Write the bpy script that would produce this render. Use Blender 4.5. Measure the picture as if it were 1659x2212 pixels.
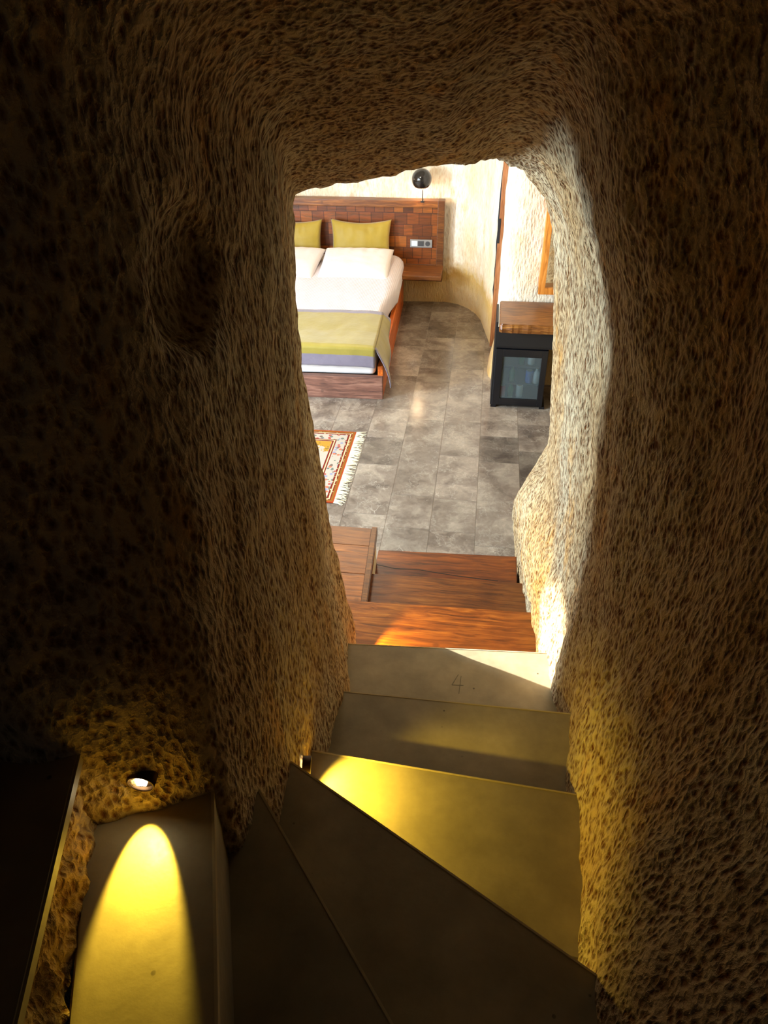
import bpy, bmesh, math, random
import numpy as np
from mathutils import Vector, Matrix, noise

random.seed(7)
for o in list(bpy.data.objects): bpy.data.objects.remove(o)
SC = bpy.context.scene
COL = SC.collection

# ------------------------------------------------------------------ camera
F = 1576.0
nad = np.array([30., 2194., F]); dep = np.array([258., -1136., F])
UP = -nad/np.linalg.norm(nad); YY = dep/np.linalg.norm(dep); YY -= YY.dot(UP)*UP; YY /= np.linalg.norm(YY)
XX = np.cross(YY, UP)
RM = np.array([XX, YY, UP])
ZC = 2.97
cam = bpy.data.cameras.new('camera'); cam_o = bpy.data.objects.new('camera', cam); COL.objects.link(cam_o)
m = Matrix([[RM[i, 0], -RM[i, 1], -RM[i, 2], 0] for i in range(3)] + [[0, 0, 0, 1]])
cam_o.matrix_world = Matrix.Translation((0, 0, ZC)) @ m
cam.sensor_fit = 'VERTICAL'; cam.sensor_height = 36; cam.sensor_width = 27
cam.lens = 36*F/2212; cam.clip_start = 0.02
SC.camera = cam_o

# ------------------------------------------------------------------ world, exposure, daylight
SC.view_settings.view_transform = 'Standard'; SC.view_settings.look = 'None'
SC.view_settings.gamma = 1; SC.view_settings.use_curve_mapping = False
SC.view_settings.exposure = 0.22
W = bpy.data.worlds.new('world'); SC.world = W; W.use_nodes = True
W.node_tree.nodes['Background'].inputs[0].default_value = (0.75, 0.86, 1, 1)
W.node_tree.nodes['Background'].inputs[1].default_value = 0.05

def look(o, d):
    o.rotation_euler = Vector(d).to_track_quat('-Z', 'Y').to_euler()
def area(name, loc, d, sx, sy, power, color):
    l = bpy.data.lights.new(name, 'AREA'); l.shape = 'RECTANGLE'; l.size = sx; l.size_y = sy
    l.energy = power; l.color = color
    o = bpy.data.objects.new(name, l); COL.objects.link(o); o.location = loc; look(o, d); return o
def point(name, loc, power, color, r=0.05):
    l = bpy.data.lights.new(name, 'POINT'); l.energy = power; l.color = color; l.shadow_soft_size = r
    o = bpy.data.objects.new(name, l); COL.objects.link(o); o.location = loc; return o
def spot(name, loc, d, power, color, ang, blend, r=0.004, sx=1.0):
    l = bpy.data.lights.new(name, 'SPOT'); l.energy = power; l.color = color; l.shadow_soft_size = r
    l.spot_size = math.radians(ang); l.spot_blend = blend
    o = bpy.data.objects.new(name, l); COL.objects.link(o); o.location = loc; look(o, d); o.scale = (sx, 1, 1); return o
YEL = (1.0, 0.70, 0.07)
area('daylight_window', (-4.05, 3.58, 1.75), (1, 0, -0.12), .6, 1.3, 480, (0.62, 0.81, 1.0))
area('front_fill_light', (-3.0, 2.24, 1.5), (0.15, 1, -0.30), 1.1, 1.2, 130, (0.55, 0.75, 1.0))  # added fill for bed and floor; the wall behind has no opening
spot('sunbeam_through_window', (.36-8*1, 1.99+8*.37, .80+8*.28), (1, -.37, -.28), 32000, (1, .95, .86), 4.8, .8, .03)
area('room_fill_light', (-1.2, 5.9, 2.58), (0, 0, -1), 0.5, 0.5, 34, (1.0, 0.84, 0.62))  # added warm fill that lifts the room and its bounce, no fixture

# ------------------------------------------------------------------ node helpers
def srgb(r, g, b):
    f = lambda c: (c/255/12.92) if c/255 <= 0.04045 else ((c/255+0.055)/1.055)**2.4
    return (f(r), f(g), f(b), 1)
class NT:
    def __init__(s, name, rough=0.7, spec=0.3):
        s.m = bpy.data.materials.new(name); s.m.use_nodes = True; s.t = s.m.node_tree
        s.b = s.t.nodes['Principled BSDF']; s.b.inputs['Roughness'].default_value = rough
        s.b.inputs['Specular IOR Level'].default_value = spec
        s.co = s.n('ShaderNodeTexCoord').outputs['Object']
    def n(s, ty, **kw):
        x = s.t.nodes.new(ty)
        for k, v in kw.items(): setattr(x, k, v)
        return x
    def set(s, inp, v):
        if hasattr(v, 'is_linked') or isinstance(v, bpy.types.NodeSocket): s.t.links.new(v, inp)
        else: inp.default_value = v
    def mapping(s, scale, src=None, loc=(0, 0, 0), rot=(0, 0, 0)):
        x = s.n('ShaderNodeMapping'); s.set(x.inputs[0], src or s.co)
        x.inputs['Scale'].default_value = scale; x.inputs['Location'].default_value = loc; x.inputs['Rotation'].default_value = rot
        return x.outputs[0]
    def noise(s, vec, scale=5, detail=4, rough=0.55, dist=0, col=False):
        x = s.n('ShaderNodeTexNoise'); s.set(x.inputs['Vector'], vec)
        x.inputs['Scale'].default_value = scale; x.inputs['Detail'].default_value = detail
        x.inputs['Roughness'].default_value = rough; x.inputs['Distortion'].default_value = dist
        return x.outputs['Color' if col else 'Fac']
    def vor(s, vec, scale=5, feature='F1', out='Distance', smooth=0.3):
        x = s.n('ShaderNodeTexVoronoi', feature=feature); s.set(x.inputs['Vector'], vec)
        x.inputs['Scale'].default_value = scale
        if feature == 'SMOOTH_F1': x.inputs['Smoothness'].default_value = smooth
        return x.outputs[out]
    def math(s, op, a, b=0.0, c=0.0, clamp=False):
        x = s.n('ShaderNodeMath', operation=op); x.use_clamp = clamp
        s.set(x.inputs[0], a); s.set(x.inputs[1], b)
        if op in ('MULTIPLY_ADD', 'COMPARE', 'SMOOTH_MIN', 'SMOOTH_MAX'): s.set(x.inputs[2], c)
        return x.outputs[0]
    def vadd(s, a, b, k=1.0):
        y = s.n('ShaderNodeVectorMath', operation='MULTIPLY_ADD')
        s.set(y.inputs[0], b); y.inputs[1].default_value = (k, k, k); s.set(y.inputs[2], a); return y.outputs[0]
    def ramp(s, fac, stops, interp='LINEAR'):
        x = s.n('ShaderNodeValToRGB'); s.set(x.inputs[0], fac); cr = x.color_ramp; cr.interpolation = interp
        while len(cr.elements) < len(stops): cr.elements.new(0.5)
        for e, (p, c) in zip(cr.elements, stops):
            e.position = p; e.color = c if len(c) == 4 else (*c, 1)
        return x.outputs[0]
    def mix(s, fac, a, b, mode='MIX'):
        x = s.n('ShaderNodeMix', data_type='RGBA', blend_type=mode)
        s.set(x.inputs[0], fac); s.set(x.inputs[6], a); s.set(x.inputs[7], b); return x.outputs[2]
    def sep(s, v):
        x = s.n('ShaderNodeSeparateXYZ'); s.set(x.inputs[0], v); return x.outputs
    def bump(s, h, strength=0.5, dist=0.01, nrm=None):
        x = s.n('ShaderNodeBump'); x.inputs['Strength'].default_value = strength; x.inputs['Distance'].default_value = dist
        s.set(x.inputs['Height'], h)
        if nrm: s.set(x.inputs['Normal'], nrm)
        return x.outputs[0]
    def col(s, c): s.set(s.b.inputs['Base Color'], c); return s
    def nrm(s, c): s.set(s.b.inputs['Normal'], c); return s

# ------------------------------------------------------------------ materials
def rock(name, pale, mid, dark, pit=1.0, scale=(82, 82, 40), bumpd=0.012):
    k = NT(name, 0.95, 0.08)
    w = k.noise(k.co, 26, 3, 0.6, col=True)
    v = k.mapping(scale, k.vadd(k.co, w, 0.016))
    f1 = k.vor(v, 1.0, 'F1')
    v2 = k.mapping([q*0.5 for q in scale], k.vadd(k.co, w, 0.03))
    f2 = k.vor(v2, 1.0, 'SMOOTH_F1', smooth=0.3)
    n1 = k.noise(k.mapping([q*0.55 for q in scale], k.vadd(k.co, w, 0.02)), 1.0, 5, 0.7)
    n2 = k.noise(k.co, 12, 4, 0.6)
    h = k.math('ADD', k.math('MULTIPLY', f1, 0.62), k.math('ADD', k.math('MULTIPLY', f2, 0.30), k.math('MULTIPLY', n1, 0.75)))
    fine = k.noise(k.co, 190, 3, 0.6)
    hh = k.math('ADD', k.math('SMOOTH_MIN', h, 1.02, 0.2), k.math('MULTIPLY', fine, 0.14))
    big = k.noise(k.mapping((1, 1, 0.6)), 2.2, 5, 0.6)
    base = k.mix(k.ramp(big, [(0.38, (0, 0, 0)), (0.66, (1, 1, 1))]), pale, mid)
    st = k.ramp(k.noise(k.mapping((3.2, 3.2, 1.3), loc=(1.7, 0, 0)), 1.6, 5, 0.7), [(0.56, (0, 0, 0)), (0.68, (1, 1, 1))])
    base = k.mix(k.math('MULTIPLY', st, 0.55), base, srgb(206, 146, 62))
    if pit < 1:
        zz = k.math('ADD', k.sep(k.co)[2], k.math('MULTIPLY', k.noise(k.co, 7, 5, 0.7), 0.35))
        base = k.mix(k.ramp(zz, [(0.30, (.75, .75, .75)), (0.52, (1, 1, 1)), (0.70, (0, 0, 0))]), base, srgb(196, 158, 88))
    pits = k.ramp(h, [(0.60, (1, 1, 1)), (0.92, (0, 0, 0))])  # darker pits: weathered stone colour plus recess shade painted into the albedo
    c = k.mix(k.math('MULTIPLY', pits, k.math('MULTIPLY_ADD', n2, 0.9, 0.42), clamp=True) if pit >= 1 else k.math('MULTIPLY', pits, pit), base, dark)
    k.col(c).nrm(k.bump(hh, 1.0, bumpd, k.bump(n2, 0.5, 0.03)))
    return k.m
M = {}
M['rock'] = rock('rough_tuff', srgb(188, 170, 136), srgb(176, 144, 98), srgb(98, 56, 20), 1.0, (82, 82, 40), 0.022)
M['room_rock'] = rock('pale_chiselled_tuff', srgb(240, 230, 212), srgb(228, 205, 168), srgb(206, 160, 108), 0.3, (60, 60, 17), 0.010)

def concrete():
    k = NT('polished_concrete', 0.42, 0.4)
    a = k.noise(k.co, 5, 6, 0.62); b = k.noise(k.co, 60, 4, 0.6)
    c = k.ramp(a, [(0.3, srgb(128, 116, 92)), (0.5, srgb(150, 137, 110)), (0.7, srgb(170, 156, 126))])
    sp = k.ramp(k.vor(k.co, 16, 'F1'), [(0.05, (1, 1, 1)), (0.075, (0, 0, 0))])
    gate = k.ramp(k.noise(k.co, 4, 2), [(0.52, (0, 0, 0)), (0.58, (1, 1, 1))])
    c = k.mix(k.math('MULTIPLY', k.math('MULTIPLY', sp, gate), 0.85), c, srgb(50, 38, 22))
    k.col(c).nrm(k.bump(k.math('ADD', a, k.math('MULTIPLY', b, 0.4)), 0.25, 0.004))
    k.set(k.b.inputs['Roughness'], k.math('MULTIPLY_ADD', b, 0.25, 0.33))
    return k.m
M['concrete'] = concrete()

M['edge_highlight'] = None
def plaster(name, c0, c1):
    k = NT(name, 0.85, 0.15)
    a = k.noise(k.co, 4, 5, 0.6); b = k.noise(k.co, 45, 4, 0.6)
    k.col(k.mix(a, c0, c1)).nrm(k.bump(k.math('ADD', a, b), 0.3, 0.004)); return k.m
M['edge_highlight'] = plaster('pale_edge_highlight', srgb(196, 180, 144), srgb(168, 152, 116))  # paler colour that paints the bevel highlight on step edges
M['plaster'] = plaster('smooth_lime_plaster', srgb(238, 226, 200), srgb(212, 188, 148))

def wood(name, c0, c1, c2, axis='x', rough=0.38, sc=1.0, boards=0):
    k = NT(name, rough, 0.45)
    s = {'x': (2.2, 30, 30), 'y': (30, 2.2, 30), 'z': (30, 30, 2.2)}[axis]
    s = [q*sc for q in s]
    oi = k.n('ShaderNodeObjectInfo')
    cv = k.n('ShaderNodeCombineXYZ'); r7 = k.math('MULTIPLY', oi.outputs['Random'], 7.0)
    for q in range(3): k.set(cv.inputs[q], r7)
    k.co = k.vadd(k.co, cv.outputs[0])
    v = k.mapping(s, k.vadd(k.co, k.noise(k.co, 3, 2, col=True), 0.06))
    g = k.noise(v, 1.6, 6, 0.62, 0.6)
    w = k.noise(k.co, 2.5*sc, 3, 0.6)
    c = k.ramp(g, [(0.28, c0), (0.5, c1), (0.72, c2)])
    c = k.mix(k.ramp(w, [(0.4, (0, 0, 0)), (0.7, (1, 1, 1))]), c, k.mix(0.55, c, c0))
    hsv = k.n('ShaderNodeHueSaturation'); k.set(hsv.inputs['Color'], c)
    k.set(hsv.inputs['Value'], k.math('MULTIPLY_ADD', oi.outputs['Random'], 0.5, 0.72))
    kn = k.vor(k.co, 5*sc); kn2 = k.ramp(kn, [(0.05, (1, 1, 1)), (0.10, (0, 0, 0))])
    c = k.mix(k.math('MULTIPLY', kn2, 0.5), hsv.outputs[0], c0)
    k.col(c).nrm(k.bump(g, 0.25, 0.004)); return k.m
M['step_wood'] = wood('reclaimed_pine', srgb(62, 28, 6), srgb(126, 66, 16), srgb(168, 100, 32))
M['step_wood_dark'] = wood('reclaimed_pine_dark', srgb(54, 22, 3), srgb(114, 52, 6), srgb(148, 76, 16))
M['step_wood_mid'] = wood('reclaimed_pine_worn', srgb(62, 28, 6), srgb(126, 66, 16), srgb(158, 94, 32))
M['bench_wood'] = wood('bench_planks', srgb(70, 34, 10), srgb(126, 68, 22), srgb(152, 90, 36))
M['red_wood'] = wood('varnished_red_wood', srgb(68, 34, 10), srgb(116, 66, 22), srgb(152, 94, 36))
M['rail_wood'] = wood('varnished_rail_wood', srgb(140, 56, 14), srgb(200, 96, 28), srgb(226, 128, 44), 'y')
M['frame_wood'] = wood('mirror_frame_wood', srgb(150, 80, 24), srgb(206, 130, 50), srgb(228, 160, 80), 'z')
M['door_wood'] = wood('door_wood', srgb(120, 66, 32), srgb(176, 112, 66), srgb(200, 138, 90), 'z')
M['slab_wood'] = wood('live_edge_slab', srgb(70, 36, 12), srgb(144, 86, 34), srgb(190, 130, 58), 'x', 0.35, 1.4)
M['old_wood'] = wood('weathered_bed_wood', srgb(70, 44, 34), srgb(128, 84, 66), srgb(166, 118, 96), 'x', 0.55)

def patchwork():
    k = NT('patchwork_wood', 0.4, 0.4)
    s = k.sep(k.co); v = k.n('ShaderNodeCombineXYZ'); k.set(v.inputs[0], s[0]); k.set(v.inputs[1], s[2])
    br = k.n('ShaderNodeTexBrick'); k.set(br.inputs['Vector'], v.outputs[0])
    br.offset = 0.37; br.squash = 0.8; br.squash_frequency = 2
    for i, val in (('Scale', 1.0), ('Mortar Size', 0.0035), ('Brick Width', 0.13), ('Row Height', 0.12), ('Bias', 0.0)): br.inputs[i].default_value = val
    br.inputs['Color1'].default_value = (0, 0, 0, 1); br.inputs['Color2'].default_value = (1, 1, 1, 1); br.inputs['Mortar'].default_value = (0, 0, 0, 1)
    g = k.noise(k.mapping((3, 3, 26), k.vadd(k.co, k.noise(k.co, 4, 2, col=True), 0.05)), 1.6, 5, 0.6)
    c = k.ramp(br.outputs[0], [(0.0, srgb(84, 50, 16)), (0.35, srgb(116, 72, 24)), (0.65, srgb(134, 84, 28)), (1.0, srgb(160, 108, 38))])
    c = k.mix(0.6, c, k.ramp(g, [(0.35, srgb(90, 44, 20)), (0.65, srgb(200, 126, 62))]), 'OVERLAY')
    c = k.mix(k.math('MULTIPLY', br.outputs[1], 0.3), c, srgb(50, 22, 8))
    k.col(c).nrm(k.bump(k.math('ADD', g, br.outputs[0]), 0.3, 0.006)); return k.m
M['patchwork'] = patchwork()

def fabric(name, c, c2=None, rough=0.8, wr=0.4, sheen=0.2, stripe=None, scale=7):
    k = NT(name, rough, 0.2)
    a = k.noise(k.co, scale, 4, 0.55); b = k.noise(k.co, 220, 2, 0.5)
    k.col(k.mix(a, c, c2 or c))
    k.b.inputs['Sheen Weight'].default_value = sheen
    h = k.math('ADD', a, k.math('MULTIPLY', b, 0.05))
    if stripe:
        w = k.math('SINE', k.math('MULTIPLY', k.sep(k.co)[0], stripe))
        h = k.math('ADD', h, k.math('MULTIPLY', w, 0.12))
    k.nrm(k.bump(h, wr, 0.02)); return k.m
M['white_linen'] = fabric('white_linen', srgb(226, 216, 212), srgb(214, 204, 200))
M['pleated_linen'] = fabric('pleated_white_linen', srgb(216, 204, 206), srgb(204, 192, 194), stripe=420)
M['olive'] = fabric('olive_gold_satin', srgb(168, 142, 52), srgb(146, 120, 40), 0.5, 0.3, 0.3)
M['olive_band'] = fabric('olive_blanket_satin', srgb(148, 132, 58), srgb(126, 110, 40), 0.42, 0.35, 0.3)
M['grey_satin'] = fabric('grey_violet_satin', srgb(128, 118, 128), srgb(98, 88, 100), 0.4, 0.4, 0.3)
M['matt'] = fabric('mattress_ticking', srgb(232, 226, 222), srgb(215, 208, 204))

def plain(name, c, rough=0.5, metal=0.0, spec=0.5, bump=0.0, coat=0.0):
    k = NT(name, rough, spec); a = k.noise(k.co, 30, 3)
    k.col(k.mix(k.math('MULTIPLY', a, 0.3), c, (c[0]*0.6, c[1]*0.6, c[2]*0.6, 1)))
    k.b.inputs['Metallic'].default_value = metal; k.b.inputs['Coat Weight'].default_value = coat
    if bump: k.nrm(k.bump(k.noise(k.co, 80, 3), bump, 0.003))
    return k.m
M['black'] = plain('black_lacquer', srgb(16, 17, 22), 0.3)
M['black_matte'] = plain('black_panel', srgb(14, 13, 15), 0.5)
M['globe'] = plain('glossy_black_enamel', srgb(20, 20, 22), 0.12, coat=0.5)
M['globe_in'] = plain('warm_reflector', srgb(235, 215, 180), 0.5)
M['bronze'] = plain('dark_bronze', srgb(70, 50, 34), 0.4, 0.7)
M['steel'] = plain('brushed_steel', srgb(150, 142, 126), 0.35, 0.6)
M['grey_plastic'] = plain('grey_plastic', srgb(140, 136, 130), 0.45)
M['dark_plastic'] = plain('dark_grey_plastic', srgb(70, 68, 68), 0.4)
M['fringe'] = fabric('wool_fringe', srgb(232, 220, 190), srgb(200, 184, 146))
M['liner'] = plain('fridge_liner', srgb(78, 86, 92), 0.5)
M['red'] = plain('red_can_paint', srgb(200, 30, 30), 0.35)
M['green'] = plain('green_bottle_glass', srgb(40, 120, 60), 0.15)
M['blue'] = plain('blue_label', srgb(60, 96, 180), 0.4)
M['white'] = plain('white_label', srgb(210, 216, 222), 0.5)
M['graphite'] = plain('pencil_graphite', srgb(112, 101, 76), 0.6)
def glass():
    k = NT('smoked_fridge_glass', 0.04, 0.5); k.b.inputs['Base Color'].default_value = (0.5, 0.58, 0.58, 1)
    k.b.inputs['Transmission Weight'].default_value = 0.9; k.b.inputs['Roughness'].default_value = 0.03; k.b.inputs['IOR'].default_value = 1.2
    return k.m
M['glass'] = glass()
def mirror():
    k = NT('mirror_silver', 0.04, 0.5); k.b.inputs['Base Color'].default_value = (0.85, 0.86, 0.84, 1); k.b.inputs['Metallic'].default_value = 1
    return k.m
M['mirror'] = mirror()
def emis(name, c, s):
    k = NT(name); k.b.inputs['Emission Color'].default_value = (*c, 1); k.b.inputs['Emission Strength'].default_value = s; return k.m
M['led'] = emis('lit_led_lens', (1, 0.84, 0.5), 30)
M['bulb'] = emis('lit_warm_bulb', (1, 0.7, 0.35), 70)

def tiles():
    k = NT('grey_brown_marble', 0.3, 0.5)
    at = k.n('ShaderNodeAttribute'); at.attribute_name = 'tile'
    v = k.vadd(k.co, at.outputs['Vector'], 7.0)
    w = k.vadd(v, k.noise(v, 3, 4, 0.6, col=True), 0.5)
    a = k.noise(w, 4, 7, 0.62)
    t = k.sep(at.outputs['Vector'])
    c = k.ramp(a, [(0.3, srgb(88, 76, 66)), (0.5, srgb(126, 112, 98)), (0.7, srgb(158, 144, 126))])
    d = k.vor(k.vadd(v, k.noise(v, 2.4, 5, 0.7, col=True), 0.9), 2.6, 'DISTANCE_TO_EDGE')
    vein = k.ramp(d, [(0.0, (1, 1, 1)), (0.035, (0, 0, 0))])
    c = k.mix(k.math('MULTIPLY', k.math('MULTIPLY', vein, k.noise(v, 5, 2)), 0.4), c, srgb(190, 180, 162))
    sv = k.vadd(k.mapping((3, 1, 1), v, rot=(0, 0, .9)), k.noise(v, 9, 3, 0.6, col=True), .25)
    scr = k.ramp(k.vor(sv, 3.4, 'DISTANCE_TO_EDGE'), [(0.0, (1, 1, 1)), (0.014, (0, 0, 0))])
    c = k.mix(k.math('MULTIPLY', scr, k.ramp(k.noise(v, 7, 3), [(.54, (0, 0, 0)), (.74, (.8, .8, .8))])), c, srgb(206, 198, 182))
    c = k.mix(0.22, c, k.ramp(k.noise(v, 26, 6, .75), [(.3, (.25, .25, .25)), (.7, (.75, .75, .75))]), 'OVERLAY')
    hs = k.n('ShaderNodeHueSaturation'); k.set(hs.inputs['Color'], c); k.set(hs.inputs['Value'], t[0])
    k.col(hs.outputs[0]); k.set(k.b.inputs['Roughness'], k.math('MULTIPLY_ADD', a, 0.2, 0.08))
    k.nrm(k.bump(a, 0.10, 0.004)); return k.m
M['tiles'] = tiles()
M['grout'] = plain('grey_grout', srgb(120, 110, 96), 0.8)

RW, RL = 1.62, 1.02     # rug length in x, width in y
def rug():
    k = NT('oriental_rug_wool', 0.95, 0.05)
    s = k.sep(k.co)
    dx = k.math('SUBTRACT', RW/2, k.math('ABSOLUTE', s[0])); dy = k.math('SUBTRACT', RL/2, k.math('ABSOLUTE', s[1]))
    d = k.math('MINIMUM', dx, dy)
    red, org, crm, ivory = srgb(108, 38, 28), srgb(128, 82, 34), srgb(188, 168, 126), srgb(166, 154, 138)
    bands = k.ramp(k.math('MULTIPLY', d, 4.0), [(0.0, srgb(150, 60, 30)), (0.05, org), (0.11, red), (0.15, crm), (0.19, red), (0.25, ivory), (0.56, red), (0.60, crm), (0.64, red), (0.69, ivory)], 'CONSTANT')
    # dotted guard stripes
    dots = k.vor(k.mapping((46, 46, 1)), 1.0)
    g = k.math('LESS_THAN', dots, 0.33)
    inb = k.math('MULTIPLY', k.math('GREATER_THAN', d, 0.0625), k.math('LESS_THAN', d, 0.14))
    vcol = k.vor(k.mapping((30, 30, 1)), 1.0, out='Color')
    motif = k.ramp(k.sep(vcol)[0], [(0, srgb(150, 50, 44)), (0.3, srgb(84, 96, 84)), (0.5, srgb(120, 124, 150)), (0.7, srgb(190, 90, 60)), (0.9, srgb(90, 70, 60))], 'CONSTANT')
    mo = k.math('LESS_THAN', k.vor(k.mapping((30, 30, 1)), 1.0), 0.42)
    c = k.mix(k.math('MULTIPLY', inb, k.math('MULTIPLY', mo, 0.85)), bands, motif)
    ing = k.math('MULTIPLY', k.math('LESS_THAN', d, 0.0625), k.math('GREATER_THAN', d, 0.027))
    c = k.mix(k.math('MULTIPLY', k.math('MULTIPLY', ing, g), 0.8), c, crm)
    # gold corner palmettes: distance to the inner corner, wobbly
    ax = k.math('SUBTRACT', dx, 0.17); ay = k.math('SUBTRACT', dy, 0.17)
    r = k.math('ADD', ax, ay)
    lob = k.math('MULTIPLY', k.noise(k.mapping((9, 9, 1)), 2.0, 2), 0.34)
    gold = k.math('MULTIPLY', k.math('LESS_THAN', k.math('SUBTRACT', r, lob), 0.02), k.math('GREATER_THAN', d, 0.175))
    goldc = k.mix(k.math('LESS_THAN', k.vor(k.mapping((34, 34, 1)), 1), 0.3), srgb(168, 124, 46), srgb(124, 98, 50))
    c = k.mix(gold, c, goldc)
    # centre medallion
    rr = k.math('ADD', k.math('MULTIPLY', k.math('ABSOLUTE', s[0]), 0.75), k.math('ABSOLUTE', s[1]))
    med = k.math('MULTIPLY', k.math('LESS_THAN', rr, 0.24), mo)
    c = k.mix(k.math('MULTIPLY', med, 0.8), c, srgb(120, 126, 140))
    sc = k.math('MULTIPLY', k.math('GREATER_THAN', d, 0.19), k.math('GREATER_THAN', k.noise(k.mapping((60, 60, 1)), 1, 3), 0.66))
    c = k.mix(k.math('MULTIPLY', sc, 0.6), c, srgb(110, 100, 90))
    k.col(c).nrm(k.bump(k.noise(k.co, 300, 2), 0.5, 0.003)); return k.m
M['rug'] = rug()

# ------------------------------------------------------------------ mesh helpers
def tag(o, label=None, cat=None, group=None, kind=None):
    if label: o['label'] = label
    if cat: o['category'] = cat
    if group: o['group'] = group
    if kind: o['kind'] = kind
    return o
def obj(name, bm, mat, parent=None, smooth=False):
    me = bpy.data.meshes.new(name)
    if smooth:
        for f in bm.faces: f.smooth = True
    bm.to_mesh(me); bm.free()
    for mm in (mat if isinstance(mat, (list, tuple)) else [mat]): me.materials.append(mm)
    o = bpy.data.objects.new(name, me); COL.objects.link(o)
    if parent: o.parent = parent
    return o
def empty(name, loc, rz=0):
    o = bpy.data.objects.new(name, None); COL.objects.link(o); o.location = loc; o.rotation_euler = (0, 0, rz); o.empty_display_size = 0.05
    return o
def setz(o):           # flush so that matrices are right for children
    bpy.context.view_layer.update(); return o
def box(bm, lo, hi, bev=0.0, seg=2):
    r = bmesh.ops.create_cube(bm, size=1)
    for v in r['verts']:
        v.co = Vector([lo[i]+(v.co[i]+0.5)*(hi[i]-lo[i]) for i in range(3)])
    if bev:
        es = list({e for v in r['verts'] for e in v.link_edges})
        bmesh.ops.bevel(bm, geom=es, offset=bev, segments=seg, affect='EDGES', profile=0.6)
def BX(lo, hi, bev=0.0, seg=2):
    bm = bmesh.new(); box(bm, lo, hi, bev, seg); return bm
def prism(bm, poly, z0, z1, bev=0.0):
    b = [bm.verts.new((x, y, z0)) for x, y in poly]; t = [bm.verts.new((x, y, z1)) for x, y in poly]
    n = len(poly); fs = [bm.faces.new(b[::-1]), bm.faces.new(t)]
    for i in range(n): fs.append(bm.faces.new((b[i], b[(i+1) % n], t[(i+1) % n], t[i])))
    bmesh.ops.recalc_face_normals(bm, faces=fs)
    if bev:
        es = [e for e in fs[1].edges] if False else [e for e in bm.edges if e.verts[0] in t and e.verts[1] in t]
        bmesh.ops.bevel(bm, geom=es, offset=bev, segments=2, affect='EDGES')
def cyl(bm, p0, p1, r0, r1=None, n=20, cap=True):
    r1 = r0 if r1 is None else r1
    p0, p1 = Vector(p0), Vector(p1); d = (p1-p0).normalized()
    a = d.orthogonal().normalized(); b = d.cross(a)
    A = [bm.verts.new(p0+(a*math.cos(t)+b*math.sin(t))*r0) for t in [2*math.pi*i/n for i in range(n)]]
    B = [bm.verts.new(p1+(a*math.cos(t)+b*math.sin(t))*r1) for t in [2*math.pi*i/n for i in range(n)]]
    for i in range(n): bm.faces.new((A[i], A[(i+1) % n], B[(i+1) % n], B[i]))
    if cap: bm.faces.new(A[::-1]); bm.faces.new(B)
def lathe(bm, prof, n=24, c=(0, 0, 0)):
    rings = []
    for r, z in prof:
        rings.append([bm.verts.new((c[0]+max(r, 1e-4)*math.cos(2*math.pi*i/n), c[1]+max(r, 1e-4)*math.sin(2*math.pi*i/n), c[2]+z)) for i in range(n)])
    for a, b in zip(rings, rings[1:]):
        for i in range(n): bm.faces.new((a[i], a[(i+1) % n], b[(i+1) % n], b[i]))
def grid(bm, fn, nu, nv):
    V = [[bm.verts.new(fn(i/nu, j/nv)) for j in range(nv+1)] for i in range(nu+1)]
    for i in range(nu):
        for j in range(nv): bm.faces.new((V[i][j], V[i+1][j], V[i+1][j+1], V[i][j+1]))
    return V

# ------------------------------------------------------------------ the carved rock: one void, surfaced
H = 0.022
def interp2(tabs, y, z):
    """tabs: list of (ystation, [(z,x),...]); linear in y between stations, linear in z"""
    ys = [t[0] for t in tabs]; vals = [np.interp(z, [p[0] for p in t[1]], [p[1] for p in t[1]]) for t in tabs]
    out = np.full(np.broadcast(y, z).shape, 0.0)
    out[...] = vals[0]
    for i in range(len(ys)-1):
        w = np.clip((y-ys[i])/(ys[i+1]-ys[i]), 0, 1); w = w*w*(3-2*w)
        seg = vals[i]*(1-w)+vals[i+1]*w
        out = np.where(y >= ys[i], seg, out)
    return out
def smin(a, b, k): h = np.clip(0.5+0.5*(b-a)/k, 0, 1); return b*(1-h)+a*h-k*h*(1-h)
def smax(a, b, k): return -smin(-a, -b, k)
XR_END = [(0, .31), (.3, .29), (.6, .262), (.84, .262), (1.1, .345), (1.3, .35), (1.46, .335), (1.7, .31), (1.94, .285), (2.12, .262), (2.24, .24), (2.33, .205), (2.42, .16), (2.6, .05)]
XR = [(0.5, [(1.4, .30), (1.6, .34), (1.9, .46), (2.2, .54), (2.6, .58), (3.1, .5)]),
      (1.2, [(1.15, .34), (1.4, .37), (1.8, .44), (2.2, .48), (2.6, .47), (3, .4)]),
      (1.68, [(.8, .385), (1.2, .385), (1.6, .395), (1.9, .375), (2.2, .36), (2.4, .315), (2.57, .26), (2.8, .2)])]
XL = [(0.9, [(1.4, -.385), (1.8, -.40), (2.2, -.44), (2.6, -.48), (3.0, -.48)]),
      (1.6, [(1.0, -.385), (1.4, -.42), (2.0, -.46), (2.6, -.47)]),
      (2.25, [(.6, -.445), (.75, -.450), (.97, -.490), (1.27, -.533), (1.55, -.553), (1.74, -.569), (1.94, -.586), (2.22, -.590), (2.37, -.575), (2.6, -.565)])]
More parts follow.
